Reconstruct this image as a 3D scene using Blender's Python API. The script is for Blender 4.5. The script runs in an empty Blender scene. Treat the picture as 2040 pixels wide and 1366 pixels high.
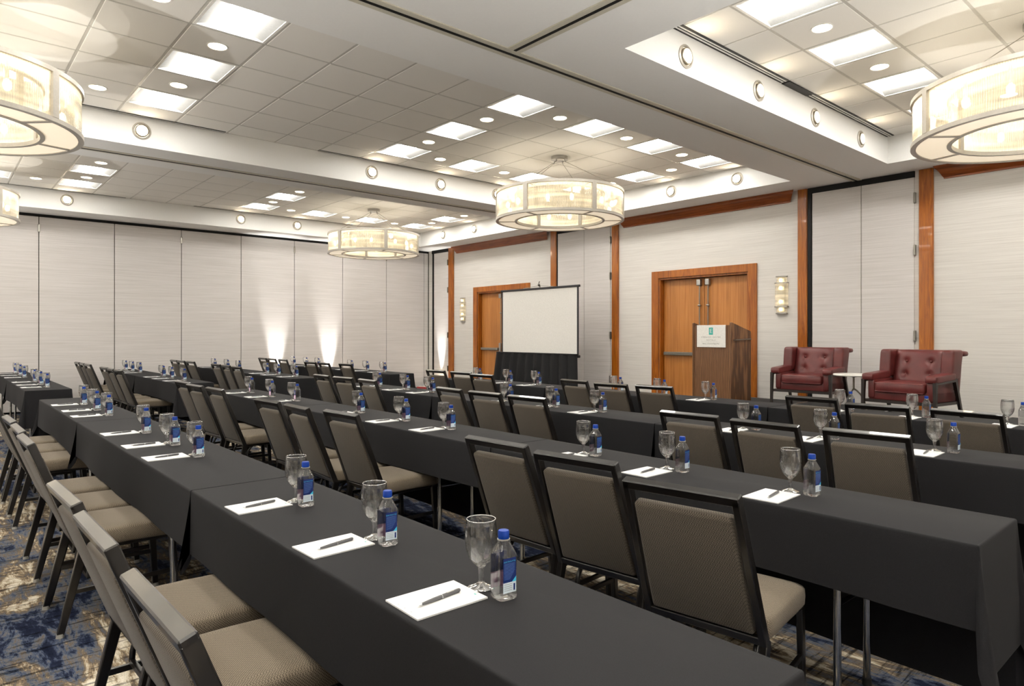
import bpy, bmesh, math, random
from mathutils import Vector, Matrix
random.seed(7)
PI = math.pi
SC = bpy.context.scene
COL = SC.collection

# ------------------------------------------------------------------ camera, world, exposure
CAMZ = 1.42
cd = bpy.data.cameras.new('camera'); cam = bpy.data.objects.new('camera', cd); COL.objects.link(cam)
cam.location = (0, 0, CAMZ); cam.rotation_euler = (PI/2, 0, math.radians(48.88))
cd.sensor_width = 36; cd.lens = 1328*36/2040; cd.shift_y = -17.4/2040; cd.clip_start = .05; cd.clip_end = 100
SC.camera = cam
wd = bpy.data.worlds.new('world'); SC.world = wd; wd.use_nodes = True
wd.node_tree.nodes['Background'].inputs[0].default_value = (.02, .02, .02, 1)
vs = SC.view_settings
vs.view_transform = 'Standard'; vs.look = 'None'; vs.gamma = 1; vs.exposure = 0.82; vs.use_curve_mapping = False
cy = SC.cycles
cy.use_denoising = True
cy.use_adaptive_sampling = True; cy.adaptive_threshold = .08; cy.adaptive_min_samples = 16
cy.max_bounces = 10; cy.diffuse_bounces = 6; cy.glossy_bounces = 3; cy.transmission_bounces = 6; cy.transparent_max_bounces = 10
cy.caustics_reflective = False; cy.caustics_refractive = False; cy.sample_clamp_indirect = 6
TROFFER_E, DOWN_E, EYE_E, CHAND_E = 22.0, 14.0, 44.0, 1.0

# ------------------------------------------------------------------ helpers
def lin(c):
    f = lambda v: v/12.92 if v <= .04045 else ((v+.055)/1.055)**2.4
    return tuple(f(v/255) for v in c) + (1,)

class NT:
    def __init__(s, name):
        s.m = bpy.data.materials.new(name); s.m.use_nodes = True
        s.t = s.m.node_tree; s.N = s.t.nodes; s.p = s.N['Principled BSDF']; s.out = s.N['Material Output']
    def n(s, typ, **kw):
        nd = s.N.new(typ)
        for k, v in kw.items():
            if k in nd.inputs: nd.inputs[k].default_value = v
            else: setattr(nd, k, v)
        return nd
    def l(s, a, b): s.t.links.new(a, b)
    def coords(s, scale=(1, 1, 1), kind='Object', rot=(0, 0, 0)):
        c = s.n('ShaderNodeTexCoord'); m = s.n('ShaderNodeMapping')
        m.inputs['Scale'].default_value = scale; m.inputs['Rotation'].default_value = rot
        s.l(c.outputs[kind], m.inputs[0]); return m.outputs[0]
    def ramp(s, fac, stops, interp='LINEAR'):
        r = s.n('ShaderNodeValToRGB'); r.color_ramp.interpolation = interp
        e = r.color_ramp.elements
        while len(e) < len(stops): e.new(.5)
        for i, (p, c) in enumerate(stops): e[i].position = p; e[i].color = c
        s.l(fac, r.inputs[0]); return r.outputs[0]
    def noise(s, vec, scale=5, detail=3, rough=.5, dist=0):
        t = s.n('ShaderNodeTexNoise'); t.inputs['Scale'].default_value = scale; t.inputs['Detail'].default_value = detail
        t.inputs['Roughness'].default_value = rough; t.inputs['Distortion'].default_value = dist
        if vec is not None: s.l(vec, t.inputs['Vector'])
        return t.outputs[0]
    def bump(s, h, strength=.2, dist=.002):
        b = s.n('ShaderNodeBump'); b.inputs['Strength'].default_value = strength; b.inputs['Distance'].default_value = dist
        s.l(h, b.inputs['Height']); s.l(b.outputs[0], s.p.inputs['Normal'])
    def mix(s, fac, a, b, mode='MIX'):
        x = s.n('ShaderNodeMix', data_type='RGBA', blend_type=mode)
        for i, v in ((0, fac), (6, a), (7, b)):
            if hasattr(v, 'links'): s.l(v, x.inputs[i])
            else: x.inputs[i].default_value = v
        return x.outputs[2]

def plain(name, c, rough=.5, metal=0, spec=.5, coat=0, var=.05):
    t = NT(name); t.p.inputs['Base Color'].default_value = lin(c); t.p.inputs['Roughness'].default_value = rough
    t.p.inputs['Metallic'].default_value = metal; t.p.inputs['Specular IOR Level'].default_value = spec
    t.p.inputs['Coat Weight'].default_value = coat
    # a faint grain so that no surface is perfectly even
    n = t.noise(t.coords((1, 1, 1)), 60, 2)
    r = t.ramp(n, [(.3, tuple(v*(1-var) for v in lin(c)[:3])+(1,)), (.7, tuple(min(1, v*(1+var)) for v in lin(c)[:3])+(1,))])
    t.l(r, t.p.inputs['Base Color']); return t.m

def emit(name, c, strength, base=(240, 238, 230)):
    t = NT(name); t.p.inputs['Base Color'].default_value = lin(base); t.p.inputs['Emission Color'].default_value = lin(c)
    t.p.inputs['Emission Strength'].default_value = strength; t.p.inputs['Roughness'].default_value = .4
    return t.m

def wallpaper(name, c, c2):
    t = NT(name)
    v = t.coords((1.2, 1.2, 75)); n1 = t.noise(v, 1, 4, .6)
    v2 = t.coords((.5, .5, 260)); n2 = t.noise(v2, 1, 2, .5)
    a = t.ramp(n1, [(.3, lin(c2)), (.62, lin(c))])
    b = t.ramp(n2, [(.35, (.86, .86, .86, 1)), (.6, (1, 1, 1, 1))])
    t.l(t.mix(.55, a, t.mix(1, a, b, 'MULTIPLY')), t.p.inputs['Base Color'])
    t.p.inputs['Roughness'].default_value = .75; t.p.inputs['Specular IOR Level'].default_value = .2
    t.bump(n2, .25, .001); return t.m

def wood(name, c1, c2, c3, scale=(30, 30, 1.3), rough=.35, dist=1.2, coat=.15):
    t = NT(name)
    n = t.noise(t.coords(scale), 1.0, 5, .6, dist)
    big = t.noise(t.coords((2.2, 2.2, .8)), 1.3, 2)
    a = t.ramp(n, [(.3, lin(c1)), (.5, lin(c2)), (.72, lin(c3))])
    b = t.ramp(big, [(.3, (.8, .78, .74, 1)), (.7, (1.0, 1.0, 1.0, 1))])
    t.l(t.mix(1, a, b, 'MULTIPLY'), t.p.inputs['Base Color'])
    t.p.inputs['Roughness'].default_value = rough; t.p.inputs['Coat Weight'].default_value = coat
    t.bump(n, .06, .001); return t.m

M = {}
M['wallpaper'] = wallpaper('wallpaper', (219, 216, 211), (204, 200, 195))
M['airwall'] = wallpaper('airwall_cloth', (214, 210, 208), (200, 196, 193))
M['soffit'] = plain('soffit_paint', (234, 234, 232), .7, spec=.25, var=.008)
M['tile'] = None
def mk_tile():
    t = NT('ceiling_tile_fibre')
    n = t.noise(t.coords((1, 1, 1)), 260, 3, .7); n2 = t.noise(t.coords((1, 1, 1)), 3, 2)
    a = t.ramp(n, [(.33, lin((218, 215, 209))), (.6, lin((234, 232, 227)))])
    t.l(a, t.p.inputs['Base Color']); t.p.inputs['Roughness'].default_value = .9; t.p.inputs['Specular IOR Level'].default_value = .1
    t.bump(n, .3, .001); return t.m
M['tile'] = mk_tile()
M['grid'] = plain('grid_metal', (188, 185, 178), .5)
M['black'] = plain('matte_black', (14, 14, 15), .6, spec=.3)
M['slot'] = plain('slot_black', (22, 20, 19), .5)
M['track'] = plain('track_metal', (196, 192, 176), .4)
M['cherry'] = wood('cherry_trim', (126, 64, 12), (164, 92, 20), (190, 116, 36), (26, 26, 1.6), .3)
M['cherry_h'] = wood('cherry_trim_level', (112, 52, 16), (142, 72, 26), (166, 92, 40), (1.6, 26, 26), .3)
M['veneer'] = wood('door_veneer', (164, 100, 42), (184, 120, 56), (198, 136, 72), (40, 40, .9), .38, .6)
M['steel'] = plain('satin_steel', (150, 147, 140), .3, metal=1)
M['chrome'] = plain('chrome', (200, 203, 203), .14, metal=1)
M['alu'] = plain('brushed_aluminium', (170, 168, 164), .32, metal=1)
M['ring'] = plain('silver_ring', (176, 171, 162), .4, metal=.35)
M['white'] = plain('white_enamel', (236, 235, 230), .4)
M['troffer_wing'] = plain('troffer_reflector', (176, 176, 174), .6)
M['troffer_lens'] = emit('troffer_lens', (255, 252, 246), TROFFER_E)
M['down_lens'] = emit('downlight_lens', (255, 232, 196), DOWN_E)
M['eye_lens'] = emit('eyeball_lens', (255, 236, 206), EYE_E)
M['bulb'] = emit('bulb_glow', (255, 226, 170), 3)
M['diffuser'] = emit('lamp_diffuser', (255, 236, 205), CHAND_E*.33, (236, 226, 208))
M['top_glow'] = emit('added_uplight_glow', (255, 240, 214), CHAND_E*.9)  # emission for the added upward glow of the drums
M['skirt'] = plain('skirt_black_cloth', (27, 27, 29), .8, spec=.3)
M['deck'] = plain('stage_carpet', (66, 66, 66), .95, spec=.1)
M['rubber'] = plain('black_rubber', (20, 20, 20), .7)

def mk_cloth():
    t = NT('black_table_linen')
    n = t.noise(t.coords((1, 1, 1)), 420, 2, .6)
    a = t.ramp(n, [(.3, lin((20, 20, 22))), (.7, lin((28, 28, 31)))])
    t.l(a, t.p.inputs['Base Color']); t.p.inputs['Roughness'].default_value = .8; t.p.inputs['Specular IOR Level'].default_value = .25
    
    t.bump(n, .15, .0006); return t.m
M['cloth'] = mk_cloth()

def mk_fabric(name, dark, light, sz):
    t = NT(name)
    c = t.coords((1, 1, 1)); ck = t.n('ShaderNodeTexChecker'); ck.inputs['Scale'].default_value = 1/sz
    t.l(c, ck.inputs['Vector']); ck.inputs['Color1'].default_value = (1, 1, 1, 1); ck.inputs['Color2'].default_value = (0, 0, 0, 1)
    n = t.noise(c, 330, 3, .7); n2 = t.noise(c, 900, 1)
    m = t.mix(.62, ck.outputs[0], n)
    a = t.ramp(m, [(.22, lin(dark)), (.72, lin(light))])
    t.l(a, t.p.inputs['Base Color']); t.p.inputs['Roughness'].default_value = .9; t.p.inputs['Specular IOR Level'].default_value = .15
    t.p.inputs['Sheen Weight'].default_value = .1
    t.bump(m, .35, .001); return t.m
M['seat_fabric'] = mk_fabric('seat_weave', (72, 64, 54), (134, 123, 107), .0042)
M['back_fabric'] = mk_fabric('back_weave', (54, 49, 43), (104, 96, 86), .0042)
M['chair_metal'] = plain('dark_bronze_metal', (15, 12, 10), .3, metal=0, spec=.6, coat=.35)
M['glide'] = plain('clear_glide', (150, 148, 142), .25)

def mk_carpet():
    t = NT('carpet_pattern')
    rot = (0, 0, math.radians(38))
    v = t.coords((.55, 1.5, 1), rot=rot)
    n1 = t.noise(v, 1.25, 9, .68, 1.0)
    n2 = t.noise(t.coords((2.4, 9, 1), rot=rot), 1.6, 6, .75, .6)
    n3 = t.noise(t.coords((22, 2.4, 1), rot=rot), 1.5, 5, .7, .3)
    n4 = t.noise(t.coords((1, 1, 1)), 240, 2, .7)
    f = t.mix(.38, n1, n2)
    a = t.ramp(f, [(.37, lin((18, 22, 38))), (.45, lin((32, 38, 58))), (.475, lin((72, 82, 102))), (.50, lin((104, 104, 106))),
                   (.52, lin((94, 86, 78))), (.545, lin((140, 122, 98))), (.575, lin((206, 196, 176))), (.62, lin((224, 217, 202)))])
    dk = t.ramp(n3, [(.38, lin((40, 44, 60))), (.47, (1, 1, 1, 1))])
    b = t.mix(.8, a, t.mix(1, a, dk, 'MULTIPLY'))
    fl = t.ramp(n4, [(.3, (.72, .72, .72, 1)), (.7, (1.12, 1.12, 1.12, 1))])
    t.l(t.mix(1, b, fl, 'MULTIPLY'), t.p.inputs['Base Color'])
    t.p.inputs['Roughness'].default_value = .97; t.p.inputs['Specular IOR Level'].default_value = .05
    t.bump(n4, .6, .003); return t.m
M['carpet'] = mk_carpet()

def mk_leather():
    t = NT('oxblood_leather')
    vo = t.n('ShaderNodeTexVoronoi'); vo.inputs['Scale'].default_value = 260; t.l(t.coords(), vo.inputs['Vector'])
    n = t.noise(t.coords(), 7, 3)
    a = t.ramp(n, [(.3, lin((82, 32, 31))), (.7, lin((104, 43, 41)))])
    t.l(a, t.p.inputs['Base Color']); t.p.inputs['Roughness'].default_value = .38; t.p.inputs['Specular IOR Level'].default_value = .5
    t.bump(vo.outputs[0], .08, .0006); return t.m
M['leather'] = mk_leather()
M['dark_wood'] = wood('espresso_wood', (26, 19, 17), (36, 28, 25), (46, 37, 33), rough=.4)

def mk_oak():
    t = NT('podium_laminate')
    w = t.n('ShaderNodeTexWave', wave_type='BANDS', bands_direction='X'); w.inputs['Scale'].default_value = 6.5
    w.inputs['Distortion'].default_value = 7; w.inputs['Detail'].default_value = 3; w.inputs['Detail Scale'].default_value = .8
    t.l(t.coords((2.6, 2.6, .34)), w.inputs['Vector'])
    n = t.noise(t.coords((60, 60, 2.2)), 2, 3)
    f = t.mix(.45, w.outputs[0], n)
    a = t.ramp(f, [(.25, lin((84, 54, 32))), (.5, lin((112, 76, 48))), (.75, lin((140, 100, 66)))])
    t.l(a, t.p.inputs['Base Color']); t.p.inputs['Roughness'].default_value = .4; return t.m
M['oak'] = mk_oak()

def glass(name, ior, c=(250, 252, 252), rough=0.0):
    t = NT(name); t.p.inputs['Base Color'].default_value = lin(c); t.p.inputs['Roughness'].default_value = rough
    t.p.inputs['Transmission Weight'].default_value = 1; t.p.inputs['IOR'].default_value = ior; return t.m
def clear(name, ior, keep, tint=(.97, .98, .98, 1), rough=.0, g0=.2, g1=.95):
    # part true refraction, part thin clear wall with mirror-like edges
    t = NT(name); t.p.inputs['Base Color'].default_value = (1, 1, 1, 1); t.p.inputs['Roughness'].default_value = rough
    t.p.inputs['Transmission Weight'].default_value = 1; t.p.inputs['IOR'].default_value = ior
    tr = t.n('ShaderNodeBsdfTransparent'); tr.inputs[0].default_value = tint
    gl = t.n('ShaderNodeBsdfGlossy'); gl.inputs['Roughness'].default_value = .03
    lw = t.n('ShaderNodeLayerWeight'); lw.inputs[0].default_value = .35
    mr = t.n('ShaderNodeMapRange'); mr.inputs[3].default_value = g0; mr.inputs[4].default_value = g1; t.l(lw.outputs['Facing'], mr.inputs[0])
    pw = t.n('ShaderNodeMath', operation='POWER'); pw.inputs[1].default_value = 2.0; t.l(mr.outputs[0], pw.inputs[0])
    m1 = t.n('ShaderNodeMixShader'); t.l(pw.outputs[0], m1.inputs[0]); t.l(tr.outputs[0], m1.inputs[1]); t.l(gl.outputs[0], m1.inputs[2])
    m2 = t.n('ShaderNodeMixShader'); m2.inputs[0].default_value = keep; t.l(m1.outputs[0], m2.inputs[1]); t.l(t.p.outputs[0], m2.inputs[2])
    t.l(m2.outputs[0], t.out.inputs[0]); return t.m
M['goblet'] = clear('goblet_glass', 1.45, .6)
M['glass_edge'] = clear('polished_glass_edge', 1.5, .25, (.98, .99, .99, 1), 0, .75, 1.0)
M['water'] = clear('clear_bottle', 1.28, .5, (.98, .99, 1, 1), 0, .25, 1.0)
def mk_rib():
    t = NT('ribbed_glass')
    t.N.remove(t.p)
    tr = t.n('ShaderNodeBsdfTransparent'); tr.inputs[0].default_value = (.93, .92, .88, 1)
    tl = t.n('ShaderNodeBsdfTranslucent'); tl.inputs[0].default_value = (.62, .60, .54, 1)
    gl = t.n('ShaderNodeBsdfGlossy'); gl.inputs['Roughness'].default_value = .15; gl.inputs[0].default_value = (.8, .8, .78, 1)
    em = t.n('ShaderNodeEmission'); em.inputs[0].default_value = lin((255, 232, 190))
    # glow of lamps behind, put into the glass itself as level bands
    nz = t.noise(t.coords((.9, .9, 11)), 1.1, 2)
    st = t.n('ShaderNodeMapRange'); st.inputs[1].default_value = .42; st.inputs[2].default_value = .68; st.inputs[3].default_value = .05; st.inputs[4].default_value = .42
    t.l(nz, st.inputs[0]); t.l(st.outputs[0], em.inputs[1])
    lw = t.n('ShaderNodeLayerWeight'); lw.inputs[0].default_value = .5
    m1 = t.n('ShaderNodeMixShader'); m1.inputs[0].default_value = .45; t.l(tr.outputs[0], m1.inputs[1]); t.l(tl.outputs[0], m1.inputs[2])
    m2 = t.n('ShaderNodeMixShader'); t.l(lw.outputs['Facing'], m2.inputs[0]); t.l(m1.outputs[0], m2.inputs[1]); t.l(gl.outputs[0], m2.inputs[2])
    ad = t.n('ShaderNodeAddShader'); t.l(m2.outputs[0], ad.inputs[0]); t.l(em.outputs[0], ad.inputs[1])
    t.l(ad.outputs[0], t.out.inputs[0]); return t.m
M['rib'] = mk_rib()
M['rib'].cycles.emission_sampling = 'NONE'
M['cap'] = plain('blue_cap_plastic', (0, 52, 142), .4, spec=.3)
M['label_blue'] = plain('label_blue', (6, 36, 104), .4)
M['label_white'] = plain('label_white', (206, 220, 232), .45)
M['cyan'] = plain('print_cyan', (70, 190, 232), .45)
M['print_pale'] = plain('print_pale_blue', (92, 126, 190), .45)
M['print_white'] = plain('print_white', (236, 240, 246), .45)
M['pink'] = plain('print_pink', (222, 170, 206), .45)
M['lime'] = plain('print_green', (104, 190, 96), .45)
M['paper'] = plain('note_paper', (214, 214, 214), .8)
M['print_grey'] = plain('print_grey', (158, 164, 168), .7)
M['ink'] = plain('print_ink', (70, 66, 62), .7)
M['teal'] = plain('print_teal', (58, 178, 168), .6)
M['pen'] = plain('pen_grey', (84, 84, 86), .35)
M['screen'] = plain('screen_matte_white', (226, 224, 219), .8)
M['screen_edge'] = plain('screen_black_edge', (38, 36, 40), .6)
M['marble'] = plain('marble_top', (226, 224, 216), .25)
M['bronze'] = plain('aged_nickel', (150, 142, 128), .35, metal=.8)
M['ply'] = plain('table_ply', (60, 50, 40), .6)
M['redplastic'] = plain('red_plastic', (168, 60, 62), .4)

def smooth(me, ang=40):
    for p in me.polygons: p.use_smooth = True
    try: me.set_sharp_from_angle(angle=math.radians(ang))
    except Exception: pass

def obj(name, bm, mat, parent=None, sm=None):
    me = bpy.data.meshes.new(name)
    if isinstance(bm, bmesh.types.BMesh):
        bmesh.ops.recalc_face_normals(bm, faces=bm.faces); bm.to_mesh(me); bm.free()
    else: me.from_pydata(*bm)
    if mat: me.materials.append(M[mat] if isinstance(mat, str) else mat)
    if sm: smooth(me, sm)
    o = bpy.data.objects.new(name, me); COL.objects.link(o)
    if parent: o.parent = parent
    return o
def inst(name, me, parent=None, loc=(0, 0, 0), rz=0):
    o = bpy.data.objects.new(name, me); COL.objects.link(o); o.location = loc; o.rotation_euler = (0, 0, rz)
    if parent: o.parent = parent
    return o
def empty(name, loc=(0, 0, 0), rz=0):
    o = bpy.data.objects.new(name, None); COL.objects.link(o); o.location = loc; o.rotation_euler = (0, 0, rz)
    o.empty_display_size = .1; return o
def tag(o, label, cat, group=None):
    o['label'] = label; o['category'] = cat
    if group: o['group'] = group
    return o
def struct(o): o['kind'] = 'structure'; return o
def copy_tree(src, loc, rz=0, parent=None):
    c = src.copy(); COL.objects.link(c); c.parent = parent
    if parent is None: c.location = loc; c.rotation_euler = (0, 0, rz)
    for ch in src.children: copy_tree(ch, None, 0, c)
    return c
def nb(): return bmesh.new()
def box(bm, x0, x1, y0, y1, z0, z1, bev=0, seg=2):
    vs = [bm.verts.new((x, y, z)) for z in (z0, z1) for y in (y0, y1) for x in (x0, x1)]
    fs = [bm.faces.new([vs[i] for i in f]) for f in ((0, 2, 3, 1), (4, 5, 7, 6), (0, 1, 5, 4), (2, 6, 7, 3), (0, 4, 6, 2), (1, 3, 7, 5))]
    if bev:
        es = list({e for f in fs for e in f.edges})
        bmesh.ops.bevel(bm, geom=es, offset=bev, segments=seg, affect='EDGES', profile=.5)
    return bm
def frame_axes(p, q, up=(0, 0, 1)):
    d = (Vector(q)-Vector(p)); L = d.length; d.normalize()
    u = Vector(up)
    if abs(d.dot(u)) > .98: u = Vector((0, 1, 0))
    s = d.cross(u).normalized(); t = s.cross(d).normalized()
    return d, s, t, L
def bar(bm, p, q, w, h, up=(0, 0, 1), w2=None, h2=None, bev=0):
    d, s, t, L = frame_axes(p, q, up)
    w2 = w if w2 is None else w2; h2 = h if h2 is None else h2
    r = []
    for c, ww, hh in ((Vector(p), w, h), (Vector(q), w2, h2)):
        for a, b in ((-1, -1), (1, -1), (1, 1), (-1, 1)): r.append(bm.verts.new(c+s*a*ww/2+t*b*hh/2))
    fs = [bm.faces.new([r[i] for i in f]) for f in ((3, 2, 1, 0), (4, 5, 6, 7), (0, 1, 5, 4), (1, 2, 6, 5), (2, 3, 7, 6), (3, 0, 4, 7))]
    if bev: bmesh.ops.bevel(bm, geom=list({e for f in fs for e in f.edges}), offset=bev, segments=1, affect='EDGES')
    return bm
def tube(bm, pts, r, n=10, caps=True):
    rings = []
    pts = [Vector(p) for p in pts]
    rr = r if isinstance(r, (list, tuple)) else [r]*len(pts)
    up = Vector((0, 0, 1))
    d0 = (pts[1]-pts[0]).normalized()
    if abs(d0.z) > .9: up = Vector((0, 1, 0))
    for i, p in enumerate(pts):
        d = (pts[min(i+1, len(pts)-1)]-pts[max(i-1, 0)]).normalized()
        s = d.cross(up)
        if s.length < 1e-4: s = d.cross(Vector((1, 0, 0)))
        s.normalize(); t = s.cross(d).normalized()
        rings.append([bm.verts.new(p+(s*math.cos(2*PI*k/n)+t*math.sin(2*PI*k/n))*rr[i]) for k in range(n)])
    for a, b in zip(rings, rings[1:]):
        for k in range(n): bm.faces.new((a[k], a[(k+1) % n], b[(k+1) % n], b[k]))
    if caps:
        bm.faces.new(rings[0][::-1]); bm.faces.new(rings[-1])
    return bm
def lathe(bm, prof, n=32, c=(0, 0, 0), close=False):
    rings = []
    for r, z in prof:
        if r < 1e-6: rings.append([bm.verts.new((c[0], c[1], c[2]+z))])
        else: rings.append([bm.verts.new((c[0]+r*math.cos(2*PI*k/n), c[1]+r*math.sin(2*PI*k/n), c[2]+z)) for k in range(n)])
    prs = list(zip(rings, rings[1:]))
    if close: prs.append((rings[-1], rings[0]))
    for a, b in prs:
        for k in range(n):
            k2 = (k+1) % n
            if len(a) == 1 and len(b) == 1: continue
            if len(a) == 1: bm.faces.new((a[0], b[k2], b[k]))
            elif len(b) == 1: bm.faces.new((a[k], a[k2], b[0]))
            else: bm.faces.new((a[k], a[k2], b[k2], b[k]))
    return bm
def pillow(bm, c, a, e1=.35, e2=.25, nu=36, nv=18, warp=None):
    sg = lambda w, e: math.copysign(abs(w)**e, w)
    rows = []
    for j in range(nv+1):
        v = -PI/2+PI*j/nv
        if j in (0, nv): ring = [Vector((0, 0, sg(math.sin(v), e1)))]
        else: ring = [Vector((sg(math.cos(v), e1)*sg(math.cos(-PI+2*PI*i/nu), e2), sg(math.cos(v), e1)*sg(math.sin(-PI+2*PI*i/nu), e2), sg(math.sin(v), e1))) for i in range(nu)]
        out = []
        for p in ring:
            p = Vector((p.x*a[0], p.y*a[1], p.z*a[2]))
            if warp: p = warp(p)
            out.append(bm.verts.new(p+Vector(c)))
        rows.append(out)
    for a_, b_ in zip(rows, rows[1:]):
        for k in range(nu):
            k2 = (k+1) % nu
            if len(a_) == 1: bm.faces.new((a_[0], b_[k2], b_[k]))
            elif len(b_) == 1: bm.faces.new((a_[k], a_[k2], b_[0]))
            else: bm.faces.new((a_[k], a_[k2], b_[k2], b_[k]))
    return bm
def text(body, size, spacing=1.0, align='CENTER'):
    cu = bpy.data.curves.new('lettering', 'FONT'); cu.body = body; cu.size = size; cu.align_x = align; cu.align_y = 'CENTER'; cu.space_character = spacing
    cu.resolution_u = 2
    o = bpy.data.objects.new('lettering', cu); COL.objects.link(o)
    dg = bpy.context.evaluated_depsgraph_get(); me = bpy.data.meshes.new_from_object(o.evaluated_get(dg))
    bpy.data.objects.remove(o); bpy.data.curves.remove(cu); me.name = 'lettering'; return me

# ------------------------------------------------------------------ the room
XL, XR, YB, YN = -14.78, 1.53, 9.97, -3.1       # airwall, right wall, podium wall, near wall
ZS, ZC = 3.61, 3.954                            # soffit underside, tile ceiling
struct(obj('floor', box(nb(), XL-.3, XR+.2, YN-.2, YB+.6, -.1, 0), 'carpet'))
struct(obj('wall_right', box(nb(), XR, XR+.15, YN-.2, YB+.2, 0, 4.1), 'wallpaper'))
struct(obj('wall_near', box(nb(), XL-.2, XR, YN-.15, YN, 0, 4.1), 'wallpaper'))

# airwall of separate cloth panels, dark backing behind the joints
wl = struct(obj('wall_left', box(nb(), XL-.2, XL-.05, YN, YB+.2, 0, 4.1), 'black'))
seams = [1.49+1.2*k for k in range(-4, 7)] + [9.82]
seams[-2] = 8.69
seams = sorted({round(s, 3) for s in seams})
ends = [YN] + seams + [9.955]
for y0, y1 in zip(ends, ends[1:]):
    if y1-y0 < .05: continue
    obj('wall_panel', box(nb(), XL-.05, XL, y0+.006, y1-.006, .03, ZS-.055, .004, 1), 'airwall', wl)
for k, y in enumerate(seams):
    if k % 2 == 0: obj('hinge', box(nb(), XL, XL+.012, y-.018, y+.018, 3.28, 3.42, .004, 1), 'steel', wl)
obj('head_track', box(nb(), XL-.05, XL-.03, YN, YB, ZS-.06, ZS), 'black', wl)

# podium wall with two door openings
WB = nb()
D1, D2 = (-12.68, -10.95), (-7.36, -5.60)
ZD = 2.43
for x0, x1, z0, z1 in ((XL, D1[0], 0, ZC), (D1[0], D1[1], ZD, ZC), (D1[1], D2[0], 0, ZC), (D2[0], D2[1], ZD, ZC), (D2[1], XR, 0, ZC)):
    box(WB, x0, x1, YB, YB+.18, z0, z1)
wb = struct(obj('wall_back', WB, 'wallpaper'))
for x0, x1 in ((-14.50, -13.86), (-9.93, -9.185), (-9.175, -8.50), (-4.56, -3.87), (-3.86, -3.19)):
    obj('wall_panel', box(nb(), x0, x1, YB-.025, YB, .03, ZS-.085, .004, 1), 'airwall', wb)
for x0, x1 in ((-14.6, -13.86), (-9.95, -8.47), (-4.62, -3.185)):
    obj('head_strip', box(nb(), x0, x1, YB-.028, YB, ZS-.083, ZS-.001), 'black', wb)
for x0, x1 in ((-4.625, -4.575), (-14.57, -14.52), (-9.955, -9.935)):
    obj('edge_strip', box(nb(), x0, x1, YB-.03, YB, 0, ZS), 'black', wb)
for x in (-13.875, -8.49, -3.18):
    for z in (.55, 1.4, 2.55, 3.25):
        obj('hinge', box(nb(), x-.012, x+.012, YB-.05, YB, z-.07, z+.07, .004, 1), 'steel', wb)
tn = 0
for x0, x1 in ((-13.85, -13.64), (-10.14, -9.96), (-8.45, -8.29), (-4.78, -4.635), (-3.13, -2.96)):
    tn += 1
    t = struct(obj('trim_%d' % tn, box(nb(), x0, x1, YB-.035, YB, 0, ZS, .004, 1), 'cherry'))
    obj('bead', box(nb(), x1-.035, x1-.008, YB-.042, YB-.03, 0, ZS, .003, 1), 'cherry', t)
CR = [(0, -.165), (-.018, -.165), (-.022, -.145), (-.035, -.13), (-.06, -.085), (-.085, -.05), (-.112, -.03), (-.118, -.012), (-.125, 0), (0, 0)]
for x0, x1 in ((-13.62, -10.16), (-8.27, -4.80), (-2.94, XR)):
    tn += 1
    bm = nb(); L = []
    for x, sg in ((x0, 1), (x1, -1)):
        L.append([bm.verts.new((x+sg*(.125+y)*.9 if x != XR else x, YB+y, ZS+z)) for y, z in CR])
    n = len(CR)
    for k in range(n): bm.faces.new((L[0][k], L[0][(k+1) % n], L[1][(k+1) % n], L[1][k]))
    bm.faces.new(L[0]); bm.faces.new(L[1][::-1])
    struct(obj('trim_%d' % tn, bm, 'cherry_h'))

def door(n, x0, x1):
    bm = nb(); w = .15
    for a, b, c, d in ((x0-w, x0, 0, ZD+w*.85), (x1, x1+w, 0, ZD+w*.85), (x0, x1, ZD, ZD+w*.85)):
        box(bm, a, b, YB-.03, YB, c, d, .005, 1)
    f = struct(obj('door_%d' % n, bm, 'cherry'))
    bm = nb()
    box(bm, x0, x0+.03, YB, YB+.2, 0, ZD); box(bm, x1-.03, x1, YB, YB+.2, 0, ZD); box(bm, x0+.03, x1-.03, YB, YB+.2, ZD-.03, ZD)
    obj('jamb', bm, 'cherry', f)
    xm = (x0+x1)/2
    for a, b, s in ((x0+.035, xm-.004, -1), (xm+.004, x1-.035, 1)):
        lf = obj('door_leaf', box(nb(), a, b, YB+.10, YB+.145, .01, ZD-.035, .003, 1), 'veneer', f)
        bm = nb(); pa, pb = (a+.03, xm-.16) if s < 0 else (xm+.16, b-.03)
        box(bm, pa, pb, YB+.035, YB+.075, 1.045, 1.105, .008); box(bm, pa, pa+.04, YB+.06, YB+.1, 1.05, 1.10); box(bm, pb-.04, pb, YB+.06, YB+.1, 1.05, 1.10)
        pbm = obj('push_bar', bm, 'steel', lf)
        xx = xm+s*.085
        bm = nb(); box(bm, xx-.04, xx+.04, YB+.03, YB+.1, ZD-.17, ZD-.06, .012)
        obj('latch_case', bm, 'alu', lf)
        bm = nb(); tube(bm, [(xx, YB+.07, .1), (xx, YB+.07, ZD-.16)], .009, 8); obj('rod', bm, 'steel', lf)
        bm = nb(); tube(bm, [(xx-.025, YB+.07, 1.92), (xx+.025, YB+.07, 1.92)], .016, 10); obj('rod_guide', bm, 'steel', lf)
        bm = nb(); box(bm, xx-.035, xx+.035, YB+.03, YB+.1, .96, 1.22, .012); obj('lock_case', bm, 'alu', lf)
    obj('back_wall', box(nb(), x0, x1, YB+.2, YB+.22, 0, ZD), 'black', f)
door(1, *D1); door(2, *D2)
struct(obj('baseboard_back', box(nb(), -8.28, -7.51, YB-.015, YB, 0, .12), 'black'))

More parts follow.
